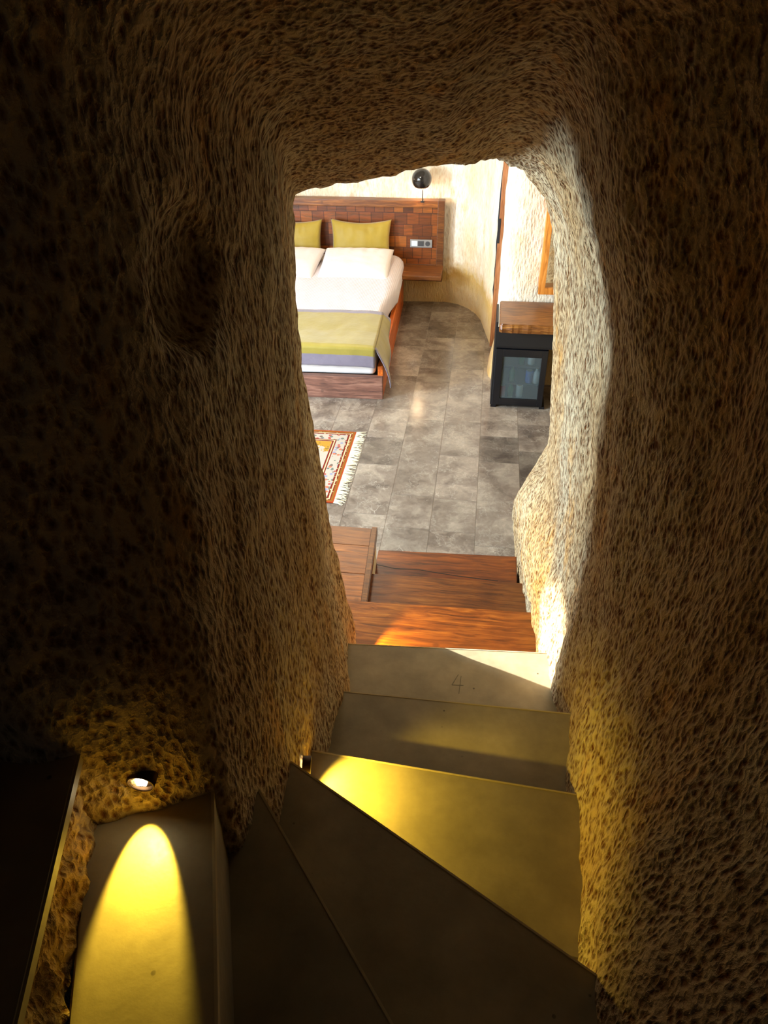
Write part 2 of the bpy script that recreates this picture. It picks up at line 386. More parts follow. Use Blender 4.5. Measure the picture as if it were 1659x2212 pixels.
def void(x, y, z):
    ye = 4.2-1.2*np.clip(z/1.0, 0, 1)
    xe = np.interp(z, [p[0] for p in XR_END], [p[1] for p in XR_END])
    xr = interp2(XR, y, z)
    w = np.clip((y-1.68)/(ye-1.68), 0, 1)
    xr = np.where(y > 1.68, xr*(1-w)+xe*w, xr)
    rec = np.clip(y-ye, 0, 9); xr = xr+0.34*rec+0.5*np.clip(rec-1.15, 0, 9)
    xl = interp2(XL, y, z)
    y0 = 2.25+0.45*np.clip((x+.1)/.25, 0, 1)
    L = np.interp(x, [-.6, -.4, -.24, -.1, .01, .1, .2], [2.47, 2.51, 2.54, 2.56, 2.57, 2.55, 2.5])-0.17*(y0-2.25)
    zt = np.where(y < y0, L+0.44*(y0-y), L)
    zt = np.minimum(zt, 3.35)
    kc = .03+.15*np.clip((1.9-y)/.8, 0, 1)
    P = smax(xl-x, z-zt, kc)
    P = np.maximum(P, y-3.2)
    yl = np.interp(z, [1.7, 1.9, 2.1, 2.4, 2.8, 3.3], [.71, .705, .705, .80, .88, .86])
    yl = yl-.45*np.clip(-.44-x, 0, .2)-.1*np.clip(-.64-x, 0, 2)
    Lb = smax(y-yl, z-3.3, .3)
    Lb = np.maximum(np.maximum(Lb, -1.0-y), -1.75-x)
    kk = np.interp(z, [1.8, 2.3], [.04, .26])
    yr = 2.27+0.015*np.sin(z*5)
    yr = yr+.45*np.clip((x+.1)/.25, 0, 1)*np.clip((z-2.2)/.15, 0, 1)
    R = smax(yr-y, z-2.62, .1)
    V = smin(smin(P, Lb, kk), R, .03)
    e = np.sqrt(((x+.485)/.06)**2+((y-1.15)/.13)**2+((z-2.585)/.115)**2)
    V = smin(V, (e-1)*.06, .02)
    kr = np.interp(z, [2.0, 2.3], [.04, .14])
    V = smax(V, x-xr, kr)
    V = np.maximum(V, np.where(y < 1.9, .55-z, -1))
    return V
def fbm(x, y, z, s):
    return None
def surface_nets(fn, lo, hi, h):
    ax = [np.arange(lo[i], hi[i]+h*.5, h) for i in range(3)]
    nx, ny, nz = [len(a) for a in ax]
    D = np.empty((nx, ny, nz), np.float32)
    Yg, Zg = np.meshgrid(ax[1], ax[2], indexing='ij')
    for i in range(0, nx):
        D[i] = fn(np.full_like(Yg, ax[0][i]), Yg, Zg)
    S = D < 0
    c = [S[i:nx-1+i, j:ny-1+j, k:nz-1+k] for i in (0, 1) for j in (0, 1) for k in (0, 1)]
    al = c[0].copy(); an = c[0].copy()
    for q in c[1:]: al &= q; an |= q
    act = an & ~al
    idx = -np.ones(act.shape, np.int64); I = np.argwhere(act); idx[act] = np.arange(len(I))
    acc = np.zeros((len(I), 3)); cnt = np.zeros(len(I))
    corner = [(i, j, k) for i in (0, 1) for j in (0, 1) for k in (0, 1)]
    dv = [D[I[:, 0]+a, I[:, 1]+b, I[:, 2]+cc] for a, b, cc in corner]
    for p in range(8):
        for q in range(p+1, 8):
            a, b = np.array(corner[p]), np.array(corner[q])
            if abs(a-b).sum() != 1: continue
            s = (dv[p] < 0) != (dv[q] < 0)
            t = dv[p]/(dv[p]-dv[q]+1e-12)
            acc[s] += (a+(b-a)*t[:, None])[s]; cnt[s] += 1
    P = (I+acc/np.maximum(cnt, 1)[:, None])*h+np.array(lo)
    quads = []
    for axis in range(3):
        sl0 = [slice(None)]*3; sl1 = [slice(None)]*3
        sl0[axis] = slice(0, -1); sl1[axis] = slice(1, None)
        A, B = S[tuple(sl0)], S[tuple(sl1)]
        E = np.argwhere(A != B)
        o1, o2 = [(1, 2), (2, 0), (0, 1)][axis]
        ok = (E[:, o1] > 0) & (E[:, o2] > 0) & (E[:, o1] < D.shape[o1]-1) & (E[:, o2] < D.shape[o2]-1)
        E = E[ok]
        def g(d1, d2):
            K = E.copy(); K[:, o1] += d1; K[:, o2] += d2; return idx[K[:, 0], K[:, 1], K[:, 2]]
        Q = np.stack([g(-1, -1), g(0, -1), g(0, 0), g(-1, 0)], 1)
        fl = A[E[:, 0], E[:, 1], E[:, 2]]       # void on the low side: normal must point to void
        Q[fl] = Q[fl][:, ::-1]
        quads.append(Q)
    Q = np.concatenate(quads)
    return P, Q
P, Q = surface_nets(void, (-1.9, -1.12, -0.08), (1.5, 6.0, 3.42), H)
def make_rock():
    me = bpy.data.meshes.new('rock_all')
    me.from_pydata(P.tolist(), [], Q.tolist()); me.update()
    nrm = np.empty(len(P)*3); me.vertices.foreach_get('normal', nrm); nrm = nrm.reshape(-1, 3)
    # hand-hewn undulation
    d = np.empty(len(P))
    for i, p in enumerate(P):
        v = Vector(p)
        q = Vector((v.x*9, v.y*9, v.z*5)); r = Vector((v.x*32, v.y*32, v.z*13))
        d[i] = 0.010*noise.noise(q)+0.006*noise.noise(r)+0.005*noise.noise(v*21)
    C2 = P+nrm*d[:, None]
    me.vertices.foreach_set('co', C2.reshape(-1)); me.update()
    me.vertices.foreach_get('normal', nrm := np.empty(len(P)*3)); nrm = nrm.reshape(-1, 3)
    fc = C2[Q].mean(1); fn = nrm[Q].mean(1)
    sel = np.zeros(len(Q), int)                      # 0 left, 1 right, 2 ceiling, 3 back, 4 underside
    sel[fc[:, 0] > -0.08] = 1
    sel[(fn[:, 2] < -0.5) & (fc[:, 2] > 2.35)] = 2
    sel[(fc[:, 1] < -0.9)] = 3
    names = ['wall_left', 'wall_right', 'ceiling', 'wall_near']
    bpy.data.meshes.remove(me)
    for k, nme in enumerate(names):
        q = Q[sel == k]
        if not len(q): continue
        u, inv = np.unique(q, return_inverse=True)
        mm = bpy.data.meshes.new(nme); mm.from_pydata(C2[u].tolist(), [], inv.reshape(-1, 4).tolist()); mm.update()
        mm.shade_smooth(); mm.normals_split_custom_set_from_vertices(nrm[u].tolist())
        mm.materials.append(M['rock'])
        o = bpy.data.objects.new(nme, mm); COL.objects.link(o)
        tag(o, {'wall_left': 'rough pitted ochre rock wall left of the stair opening, with a shallow scoop', 'wall_right': 'rough rock wall right of the stair, its far edge lit grey by daylight',
                'ceiling': 'rough carved rock ceiling sloping down over the stair opening', 'wall_near': 'rough rock wall closing the landing'}[nme], kind='structure')
make_rock()

# ------------------------------------------------------------------ room shell
def room_wall(name, path, z0, z1, mat, label, amp=0.012, step=0.05, flip=False, bulge=0.0):
    pts = []
    for a, b in zip(path, path[1:]):
        n = max(1, int(math.dist(a, b)/step))
        for i in range(n): pts.append((a[0]+(b[0]-a[0])*i/n, a[1]+(b[1]-a[1])*i/n))
    pts.append(path[-1]); N = len(pts); nz = int((z1-z0)/step)
    bm = bmesh.new(); V = []
    for i, (x, y) in enumerate(pts):
        p0 = pts[max(0, i-1)]; p1 = pts[min(N-1, i+1)]; d = Vector((p1[0]-p0[0], p1[1]-p0[1], 0)).normalized(); n = Vector((-d.y, d.x, 0))
        row = []
        for j in range(nz+1):
            z = z0+(z1-z0)*j/nz; v = Vector((x-(bulge*max(0, 1-z/.25) if y > 6.27 and y < 6.95 else 0), y, z))
            a = amp if z > 0.28 else amp*0.3
            w = a*(noise.noise(v*3)*1.5+noise.noise(v*11)*0.6)
            row.append(bm.verts.new(v+n*w))
        V.append(row)
    for i in range(N-1):
        for j in range(nz):
            q = (V[i][j], V[i+1][j], V[i+1][j+1], V[i][j+1]); bm.faces.new(q if not flip else q[::-1])
    o = obj(name, bm, mat, smooth=True); tag(o, label, kind='structure'); return o
ZR = 2.65
room_wall('wall_back', [(-4.1, 8.32), (-.9, 8.30), (-.43, 8.33), (-.28, 8.27), (-.156, 8.15), (-.06, 7.98), (.0, 7.8), (.105, 7.14)], 0, ZR, M['room_rock'], 'pale chiselled rock wall behind the headboard, curving into the corner')
room_wall('wall_partition', [(.175, 7.14), (.155, 6.8), (.14, 6.5), (.155, 6.37), (.20, 6.28), (.3, 6.25), (2.0, 6.25)], 0, ZR, M['room_rock'], 'white rough rock pier behind the minibar', bulge=.05)
# far left wall with the daylight window, out of frame
def wall_with_hole():
    bm = bmesh.new()
    x0, x1 = -4.12, -4.0
    for lo, hi in [((x0, 2.0, 0), (x1, 3.25, ZR)), ((x0, 4.85, 0), (x1, 8.4, ZR)), ((x0, 3.25, 0), (x1, 4.85, 1.05)), ((x0, 3.25, 2.45), (x1, 4.85, ZR))]: box(bm, lo, hi)
    tag(obj('wall_window_side', bm, M['room_rock']), 'pale rock wall holding the daylight window, far left of the room', kind='structure')
    bm = bmesh.new()
    for lo, hi in [((-4.08, 3.3, 1.05), (-4.02, 3.35, 2.45)), ((-4.08, 4.8, 1.05), (-4.02, 4.85, 2.45)), ((-4.08, 3.3, 1.05), (-4.02, 4.85, 1.1)), ((-4.08, 3.3, 2.4), (-4.02, 4.85, 2.45))]: box(bm, lo, hi)
    w = tag(obj('window_1', bm, M['door_wood']), 'wooden window frame in the left room wall', kind='structure')
wall_with_hole()
bm = bmesh.new()  # made-up frame, unseen, set around the added front fill
for lo, hi in [((-3.58, 2.19, .86), (-3.52, 2.235, 2.14)), ((-2.48, 2.19, .86), (-2.42, 2.235, 2.14)), ((-3.58, 2.19, .84), (-2.42, 2.235, .9)), ((-3.58, 2.19, 2.1), (-2.42, 2.235, 2.16))]: box(bm, lo, hi)
tag(obj('front_fill_frame', bm, M['door_wood']), 'added wooden frame around the front fill light, out of view', kind='structure')
tag(obj('wall_front', BX((-4.1, 2.0, 0), (-1.85, 2.2, ZR)), M['room_rock']), 'pale room wall beside the stair', kind='structure')
tag(obj('wall_room_side', BX((1.45, 5.0, 0), (1.55, 8.4, ZR)), M['room_rock']), 'pale room wall behind the minibar corner', kind='structure')
tag(obj('ceiling_room', BX((-4.12, 2.36, ZR), (2.0, 8.4, ZR+.1)), M['room_rock']), 'pale rock ceiling of the bedroom', kind='structure')

# floor: individually shaded marble tiles in columns running away from the stair
def floor():
    xs = [.06+.306*k for k in range(-14, 6)]
    fixed = {-2: [5.12, 4.45, 5.646], -1: [], }
    colj = {  # column index of its left edge relative to x=.06 : joints in y
        -3: [3.2, 4.06, 4.71, 5.12, 5.63, 6.3, 7.0], -4: [3.5, 4.3, 5.1, 5.56, 6.1, 6.9],
        -2: [3.93, 4.32, 5.46, 6.18, 6.49, 6.93, 7.25, 7.7], -1: [3.92, 4.3, 4.9, 5.46, 6.5, 6.95, 7.25, 7.7],
        0: [3.79, 4.84, 5.24, 6.9, 7.3], 1: [3.6, 4.3, 5.03, 5.47, 6.2]}
    tone = {(-1, 7.25): .72, (-2, 7.25): .68, (0, 4.84): .62, (1, 4.3): .55, (-3, 4.06): 1.0, (-1, 4.3): 1.12, (0, 5.24): 1.15, (-2, 4.32): .92, (-1, 4.9): 1.02, (-2, 6.18): .75, (-2, 6.93): .95}
    bm = bmesh.new(); lay = bm.verts.layers.float_vector.new('tile')
    g = 0.0011
    for k in range(-14, 5):
        x0, x1 = .06+.306*k, .06+.306*(k+1)
        J = colj.get(k)
        if J is None:
            J = []; y = 2.1+random.random()*.5
            while y < 8.3: J.append(y); y += random.choice([.45, .6, .75])
        J = [1.9]+[j for j in J]+[j for j in (8.0, 8.6) if j > J[-1]+.15]
        if J[1] > 2.8: J.insert(1, 2.6)
        for a, b in zip(J, J[1:]):
            tn = tone.get((k, a), random.uniform(.78, 1.14))
            vs = [bm.verts.new(c) for c in ((x0+g, a+g, 0), (x1-g, a+g, 0), (x1-g, b-g, 0), (x0+g, b-g, 0))]
            r1, r2 = random.random(), random.random()
            for v in vs: v[lay] = Vector((tn, r1, r2))
            bm.faces.new(vs)
    f = obj('floor', bm, M['tiles']); tag(f, 'grey-brown marble tile floor of the bedroom', kind='structure')
    tag(obj('floor_bed', BX((-4.1, 1.9, -.06), (1.55, 8.5, -.0012)), M['grout'], f), None)
floor()

# ------------------------------------------------------------------ concrete stair
stair = empty('concrete_staircase', (0, 1.2, 0.8)); setz(stair)
tag(stair, 'smooth concrete winder stair turning left down to the wooden steps', 'staircase')
N = [[(-.62, 2.052), (.52, 2.118)], [(-.55, 1.648), (.52, 1.647)], [(-.60, 1.270), (.55, 1.195)],
     [(-.50, 1.136), (.52, .559)], [(-.50, .986), (.46, -.141)], [(-.47, .870), (-.10, -.19)], [(-.672, .93), (-.282, -.48)]]
def ext(i):
    return N[i]
def stepobj(i, poly, z, mat=M['concrete']):
    bm = bmesh.new(); prism(bm, [(x, y-1.2) for x, y in poly], z-.8-.2, z-.8, 0.004)
    o = obj('stair_step', bm, mat, stair)
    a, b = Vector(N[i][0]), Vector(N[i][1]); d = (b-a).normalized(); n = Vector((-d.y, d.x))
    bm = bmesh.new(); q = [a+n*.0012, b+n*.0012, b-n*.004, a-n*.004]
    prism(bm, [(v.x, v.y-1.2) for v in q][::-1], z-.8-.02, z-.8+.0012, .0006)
    obj('nosing_highlight', bm, M['edge_highlight'], o)  # thin strip: bright edge line put in as colour
    return o
polys = [
    [N[0][0], N[0][1], (.52, 1.60), (-.62, 1.60)],
    [N[1][0], N[1][1], (.55, 1.10), (-.55, 1.20)],
    [N[2][0], N[2][1], (.55, .45), (-.55, 1.08)],
    [N[3][0], N[3][1], (.60, -.25), (-.2, .55), (-.50, .92)],
    [N[4][0], N[4][1], (.70, -1.0), (-.2, -1.0), (-.15, .0), (-.50, .80)],
    [N[5][0], N[5][1], (-.06, -1.05), (-.40, -1.05), (-.45, .2), (-.70, .86)],
]
for i, p in enumerate(polys): stepobj(i, p[::-1], .8+.2*i)
# top step: smooth tread slab over a rough hewn riser
o = None
bm = bmesh.new(); prism(bm, [(-.658, .93-1.2), (-1.9, .93-1.2), (-1.9, -2.3), (-.10, -2.3), (-.268, -.48-1.2)][::-1], 2.0-.8-.022, 2.0-.8, .004)
obj('stair_step', bm, M['concrete'], stair)
def riser():
    a, b = Vector((-.66, .86)), Vector((-.30, -.48)); L = (b-a).length; d = (b-a).normalized(); n = Vector((-d.y, d.x))
    bm = bmesh.new()
    def fn(u, v):
        z = 1.79+v*.19; p = a+d*(u*L)
        q = Vector((p.x*30, p.y*30, z*30))
        w = .012*noise.noise(q)+.010*noise.noise(q*.4)+.006*noise.noise(q*2.3)
        w += .03*(1-v)**3*0.3
        p2 = p+n*(w-.004)
        return (p2.x, p2.y-1.2, z-.8)
    grid(bm, fn, 200, 26)
    r = obj('rough_riser', bm, M['rock'], stair, True); r['label'] = 'rough hewn rock riser under the top step'
riser()
# pencilled 4 and the joint across the wide step
def strokes(name, pts_list, z, w, mat, par=None, org=(0, 1.2, .8)):
    bm = bmesh.new()
    for pts in pts_list:
        for a, b in zip(pts, pts[1:]):
            a2, b2 = Vector((*a, 0)), Vector((*b, 0)); d = (b2-a2).normalized(); n = Vector((-d.y, d.x, 0))*w
            prism(bm, [tuple((a2-n)[:2]), tuple((b2-n)[:2]), tuple((b2+n)[:2]), tuple((a2+n)[:2])], z-.001, z+.0006)
    for v in bm.verts: v.co -= Vector(org)
    return obj(name, bm, mat, par or stair)
o = strokes('pencil_mark', [[(.008, 1.952), (-.014, 1.897), (.030, 1.900)], [(.019, 1.945), (.0145, 1.858)]], .8, .0016, M['graphite']); o['label'] = 'pencilled figure 4 on the top grey step'
o['label'] = 'pencilled figure 4 on the lowest concrete step'
strokes('step_joint', [[(.20, .80), (.27, .796), (.34, .79)]], 1.2, .0015, M['graphite'])

# ------------------------------------------------------------------ wooden steps
ws = empty('wooden_staircase', (0, 2.7, 0)); setz(ws)
tag(ws, 'reclaimed wooden plank steps below the concrete stair, beside the bench', 'staircase')
for i, (y0, y1, z, a, b, tilt) in enumerate([(2.0, 2.55, .6, -.62, .365, .05), (2.50, 2.985, .4, -.50, .335, .04), (2.93, 3.45, .2, -.52, .31, .08)]):
    nb = 2
    bm = bmesh.new(); mid = y0+(y1-y0)*(.48 if i else .2)
    for (c0, c1) in ((y0, mid-.001), (mid+.001, y1)):
        poly = [(a, c0), (b, c0), (b, c1+tilt*(b-0)*.5 if c1 == y1 else c1), (a, c1+tilt*(a)*.5 if c1 == y1 else c1)]
        prism(bm, poly, z-.045, z, .006)
    for v in bm.verts: v.co -= Vector((0, 2.7, 0))
    t = obj('stair_step', bm, M[('step_wood', 'step_wood_mid', 'step_wood_dark')[i]], ws)
    r = obj('step_riser', BX((a+.01, y0-2.7, 0), (b, y1-.03-2.7, z-.044)), M['plaster'], t)

strokes('plank_crack', [[(-.51, 3.285), (-.40, 3.262), (-.26, 3.268), (-.13, 3.250), (.0, 3.236), (.20, 3.222)]], .2, .0032, M['black_matte'], ws, (0, 2.7, 0))

# bench / low platform to the left of the wooden steps
bn = empty('wooden_bench', (-.9, 2.98, 0)); setz(bn)
tag(bn, 'low plank-topped bench with a raised edge strip beside the wooden steps', 'bench')
ys = [2.22, 2.42, 2.66, 2.915, 3.155, 3.32]
for i in range(5):
    xs_r = -.528+(.02 if ys[i] < 2.8 else 0)
    bm = bmesh.new(); prism(bm, [(x+.9, y-2.98) for x, y in [(-1.7, ys[i]+.0005), (-.445-.118*(ys[i]-2.2)*.5-.03, ys[i]+.0005), (-.445-.118*(ys[i+1]-2.2)*.5-.03, ys[i+1]-.0005), (-1.7, ys[i+1]-.0005)]], .405, .44, .002)
    obj('plank', bm, M['bench_wood'], bn)
bm = bmesh.new(); prism(bm, [(x+.9, y-2.98) for x, y in [(-.475, 2.22), (-.443, 2.22), (-.508, 3.325), (-.54, 3.325)]], .40, .45, .004)
obj('edge_strip', bm, M['red_wood'], bn)
bm = bmesh.new(); prism(bm, [(x+.9, y-2.98) for x, y in [(-1.7, 2.22), (-.45, 2.22), (-.516, 3.31), (-1.7, 3.31)]], 0, .402)
obj('plaster_base', bm, M['plaster'], bn)

# ------------------------------------------------------------------ step lights
def step_light(loc, facing, label, power, aim, ang, blend, sx=1.0):
    t = empty('step_light', loc); setz(t); tag(t, label, 'light', 'recessed step lights in the stair walls')
    f = Vector(facing).normalized(); q = f.to_track_quat('Z', 'Y').to_matrix().to_4x4()
    bm = bmesh.new(); lathe(bm, [(.0205, -.02), (.0205, .001), (.0218, .003), (.0236, .002), (.0238, -.02)], 32); bm.transform(q); obj('trim_ring', bm, M['bronze'], t, True)
    bm = bmesh.new(); lathe(bm, [(.0, -.007), (.0206, -.005)], 24); bm.transform(q); obj('reflector', bm, M['bronze'], t)
    bm = bmesh.new(); box(bm, (-.0085, -.0085, -.008), (.0085, .0085, .001), .002); bm.transform(q); obj('led_lens', bm, M['led'], t)
    s = spot('step_light_beam', Vector(loc)+f*.012, aim, power, YEL, ang, blend, .003, sx)
    return t
step_light((-.512, .666, 1.892), (.05, -1, -.1), 'round recessed light low in the left rock wall, over the yellow lit step', 9, (.30, -1, -1.0), 86, .35, .48)
step_light((-.368, 1.14, 1.30), (1, .15, -.1), 'recessed light at the foot of the left wall, beside the wide winder step', 14, (1, -.16, -.66), 122, .6)
step_light((-.418, 2.16, .66), (1, .1, -.1), 'recessed light hidden below the last concrete step, over the wooden step', 46, (1, .42, -.28), 96, .5)

# ------------------------------------------------------------------ bed
def bed():
    R = empty('double_bed', (-1.7, 6.95, 0), math.radians(2.0)); setz(R)
    tag(R, 'wide wooden platform bed with a white mattress against the patchwork headboard', 'bed')
    # local: x from -.86..+.86, y -1.17 (foot) .. 1.25 (head)
    obj('foot_board', BX((-.93, -1.19, .0), (.845, -1.13, .21), .005), M['old_wood'], R)
    for s in (-1, 1):
        x = .80 if s > 0 else -.93
        bm = bmesh.new(); box(bm, (x, -1.15, .0), (x+.046, 1.24, .30), .006)
        obj('side_rail', bm, M['rail_wood'], R)
    bm = bmesh.new(); box(bm, (-.88, -1.13, .20), (.778, 1.22, .455), .05, 4); obj('mattress', bm, M['matt'], R, True)
    return R
BED = bed()
# duvet: one draped sheet over the mattress, thick folded edge on the right
def T(u): return BED.matrix_world @ Vector(u)
def thing_mesh(name, fn, nu, nv, mat, thick, label, cat, group=None, parent=None, sub=0):
    bm = bmesh.new(); grid(bm, fn, nu, nv); bmesh.ops.recalc_face_normals(bm, faces=bm.faces)
    o = obj(name, bm, mat, parent, True)
    md = o.modifiers.new('s', 'SOLIDIFY'); md.thickness = thick; md.offset = 0
    if label: tag(o, label, cat, group)
    return o
def top_z(x, y):       # duvet surface height over bed-local x,y
    t = (y+1.17)/2.4
    z = .475+.10*max(0, min(1, (t-.12)/.6))
    e = min(1, max(0, (.86-abs(x))/.13)); z -= (1-math.sqrt(max(0, 1-(1-e)**2)))*.12
    return z+.008*noise.noise(Vector((x*4, y*4, 1)))+.004*noise.noise(Vector((x*11, y*6, 2)))
def duvet_fn(u, v):
    y = -1.15+v*2.25
    s = (u-.5)*2; X = .742+.10*max(0, min(1, (v-.36)/.3))
    a = abs(s)
    if a < .82: x = s/.82*X; z = top_z(x, y)
    else:
        k = (a-.82)/.18; x = math.copysign(X+.012*math.sin(k*3), s); z = top_z(X, y)-k*(.17)
    p = T((x, y, z)); return p
thing_mesh('duvet', duvet_fn, 90, 80, M['pleated_linen'], .02, 'white pleated duvet spread over the bed under the olive blanket', 'duvet')
# blanket: olive field with grey borders, hanging over the right side and foot
def blanket():
    # cross-bed profile: parameter s (arc) ; along-bed profile: v
    bm = bmesh.new()
    yy0 = -1.19; L1 = -.50
    nu, nv = 110, 60
    arcx = [(-.97, .18)]  # left drop
    def surf(s, v):
        # v 0 at upper border edge (towards the pillows), 1 at the foot hem
        # along the bed: from y=-.42 to the foot then down
        run = .72; drop = .18; q = v*(run+drop)
        y = -.46-min(q, run); dz = -max(0, q-run)
        # the right hand side of the upper edge pulls slightly toward the foot
        W = .785
        if abs(s) <= 1:
            x = s*W; z = top_z(min(.72, abs(x))*np.sign(x), y)+.026-.012*max(0, abs(s)-.86)/.14+dz
            if dz < 0: y -= .03
        else:
            k = abs(s)-1                                # 0..1 : drop down the side
            sidedrop = .10+.27*v if s > 0 else .2
            x = math.copysign(W+.015+.02*math.sin(k*2.6)+.012*math.sin(v*9+k*2), s)
            z = top_z(.86, y)+.022-k*sidedrop+dz*(1-k*.6)
            y2 = y-(.05*k)
            if dz < 0: y2 -= .03*(1-k)
            y = y2
        return T((x, y, z))
    V = []
    ss = [-1-(1-i/8) for i in range(8)]+[-1+2*i/70 for i in range(71)]
    for s in ss: V.append([bm.verts.new(surf(s, j/nv)) for j in range(nv+1)])
    for i in range(len(ss)-1):
        for j in range(nv):
            f = bm.faces.new((V[i][j], V[i+1][j], V[i+1][j+1], V[i][j+1]))
            f.material_index = 1 if (j < 4 or j >= nv-7 or i < 2) else 0
    ns, nk = 48, 18
    S = []
    for i in range(ns+1):
        t = i/ns; row = []
        for j in range(nk+1):
            k = j/nk; y = -.46-.745*t
            drop = .07+.28*t**.7
            x = .788+(.06+.07*t)*math.sin(k*1.45)+.010*math.sin(t*13+k*2)*k
            z = top_z(.72, max(y, -1.17))+.014-k*drop
            row.append(bm.verts.new(T((x-.012*(k == 0), y-.03*k*t, z))))
        S.append(row)
    for i in range(ns):
        for j in range(nk):
            f = bm.faces.new((S[i][j], S[i][j+1], S[i+1][j+1], S[i+1][j])); f.material_index = 1 if (j >= nk-3 or i < 2 or i >= ns-3) else 0
    bmesh.ops.recalc_face_normals(bm, faces=bm.faces)
    o = obj('bed_runner', bm, [M['olive_band'], M['grey_satin']], None, True)
    md = o.modifiers.new('s', 'SOLIDIFY'); md.thickness = .008; md.offset = 1
    tag(o, 'olive satin bed runner with grey borders draped over the foot of the bed', 'blanket')
blanket()
def pillow(name, w, h, t, mat, label, cat, group, mw, pinch=.06, wr=.008, seed=0):
    bm = bmesh.new(); n = 36
    for side in (1, -1):
        def fn(u, v):
            a, b = u*2-1, v*2-1
            ea = 1-abs(a)**2.6; eb = 1-abs(b)**2.6
            z = side*t*.5*(max(0, ea*eb))**.42
            px = 1-pinch*(1-b*b)*0.6*abs(a); py = 1-pinch*1.5*(1-a*a)*abs(b)
            z += side*wr*noise.noise(Vector((a*3+seed, b*3, 0)))*ea*eb
            # gathered creases near the top hem
            if b > .2: z += side*.5*wr*math.sin(a*19+seed+3*noise.noise(Vector((a*3, seed, 1))))*(b-.2)*ea*eb*3
            return (a*w/2*px, b*h/2*py, z)
        grid(bm, fn, n, n)
    bmesh.ops.remove_doubles(bm, verts=bm.verts, dist=.0005); bmesh.ops.recalc_face_normals(bm, faces=bm.faces)
    o = obj(name, bm, mat, None, True); o.matrix_world = mw; tag(o, label, cat, group); return o
def mw(loc, rx, rz=0, ry=0):
    return Matrix.Translation(loc) @ Matrix.Rotation(rz, 4, 'Z') @ Matrix.Rotation(rx, 4, 'X') @ Matrix.Rotation(ry, 4, 'Y')
R_ = math.radians
pillow('cushion', .66, .44, .14, M['olive'], 'olive gold cushion fully in view, leaning on the headboard behind the right pillow', 'cushion', 'olive cushions against the headboard', mw((-1.345, 8.04, .745), R_(78), R_(1)), .12)
pillow('cushion', .66, .44, .14, M['olive'], 'olive gold cushion cut off by the rock edge, behind the left pillow', 'cushion', 'olive cushions against the headboard', mw((-2.10, 8.04, .735), R_(78), R_(-1)), .12, seed=4)
pillow('pillow', .74, .64, .15, M['white_linen'], 'white pillow fully in view, in front of the right olive cushion', 'pillow', 'white pillows on the bed', mw((-1.335, 7.62, .62), R_(12), R_(1)), .04)
pillow('pillow', .74, .64, .15, M['white_linen'], 'white pillow cut off by the rock edge, in front of the left olive cushion', 'pillow', 'white pillows on the bed', mw((-2.09, 7.60, .62), R_(12), R_(-3)), .04, seed=8)

# headboard, shelf, socket, lamp
hb = empty('headboard', (-1.9, 8.2, .29)); setz(hb)
tag(hb, 'patchwork wooden headboard with a dark frame on the wall behind the bed', 'headboard')
x0, x1 = -1.45, 1.44
obj('panel', BX((x0, -.02, .0), (x1, .06, .84)), M['patchwork'], hb)
for lo, hi in [((x0-.01, -.05, .78), (x1, .07, .85)), ((x1-.07, -.052, 0), (x1+.002, .07, .852)), ((x0-.012, -.052, 0), (x0+.06, .07, .852)), ((x0, -.045, .0), (x1-.07, .06, .05)), ((.88, -.04, .17), (x1-.07, -.02, .185))]:
    obj('frame_rail', BX(lo, hi, .006), M['red_wood'], hb)
sh = empty('bedside_shelf', (-.65, 8.0, .45)); setz(sh); tag(sh, 'small wooden wall shelf under the headboard, right of the bed', 'shelf')
obj('shelf_board', BX((-.24, -.22, -.03), (.20, .16, .015), .005), M['red_wood'], sh)
obj('back_board', BX((-.24, .10, -.12), (.19, .14, -.03), .004), M['red_wood'], sh)
so = empty('socket_plate', (-.70, 8.165, .70)); setz(so); tag(so, 'grey three-gang socket and switch plate on the headboard', 'socket')
obj('plate', BX((-.12, -.014, -.042), (.12, .0, .042), .004), M['grey_plastic'], so)
obj('switch_key', BX((-.105, -.018, -.028), (-.04, -.012, .028), .003), M['white'], so)
obj('switch_key', BX((-.035, -.018, -.028), (.03, -.012, .028), .003), M['dark_plastic'], so)
bm = bmesh.new(); cyl(bm, (.072, -.018, 0), (.072, -.010, 0), .026, n=24); s_ = obj('socket_well', bm, M['dark_plastic'], so)
for dx in (-.009, .009):
    bm = bmesh.new(); cyl(bm, (.072+dx, -.0195, 0), (.072+dx, -.016, 0), .003, n=10); obj('contact_hole', bm, M['black'], s_)
lp = empty('wall_lamp', (-.70, 8.19, 1.13)); setz(lp); tag(lp, 'glossy black globe reading lamp on a thin stem above the headboard', 'lamp')
def globe():
    bm = bmesh.new(); prof = []
    for i in range(0, 27):
        t = math.pi*(i/26); 
        z = .104*math.cos(t); r = .104*math.sin(t)
        if z < -.083: break
        prof.append((r, z))
    lathe(bm, prof, 40, (0, -.10, .235)); bmesh.ops.recalc_face_normals(bm, faces=bm.faces)
    o = obj('lamp_shade', bm, [M['globe'], M['globe_in']], lp, True)
    md = o.modifiers.new('s', 'SOLIDIFY'); md.thickness = .004; md.offset = -1; md.material_offset = 1
    md.use_rim = True
globe()
bm = bmesh.new(); cyl(bm, (0.012, -.09, .015), (0.012, -.09, .17), .005, n=12); obj('stem', bm, M['black'], lp)
bm = bmesh.new(); cyl(bm, (0.012, -.09, .008), (0.012, -.09, .022), .022, n=20); cyl(bm, (.012, -.09, .012), (.012, .0, .012), .006, n=12); obj('mount', bm, M['black'], lp)
bm = bmesh.new(); bmesh.ops.create_uvsphere(bm, u_segments=16, v_segments=12, radius=.026)
for v in bm.verts: v.co += Vector((0, -.10, .185))
obj('bulb', bm, M['bulb'], lp, True)
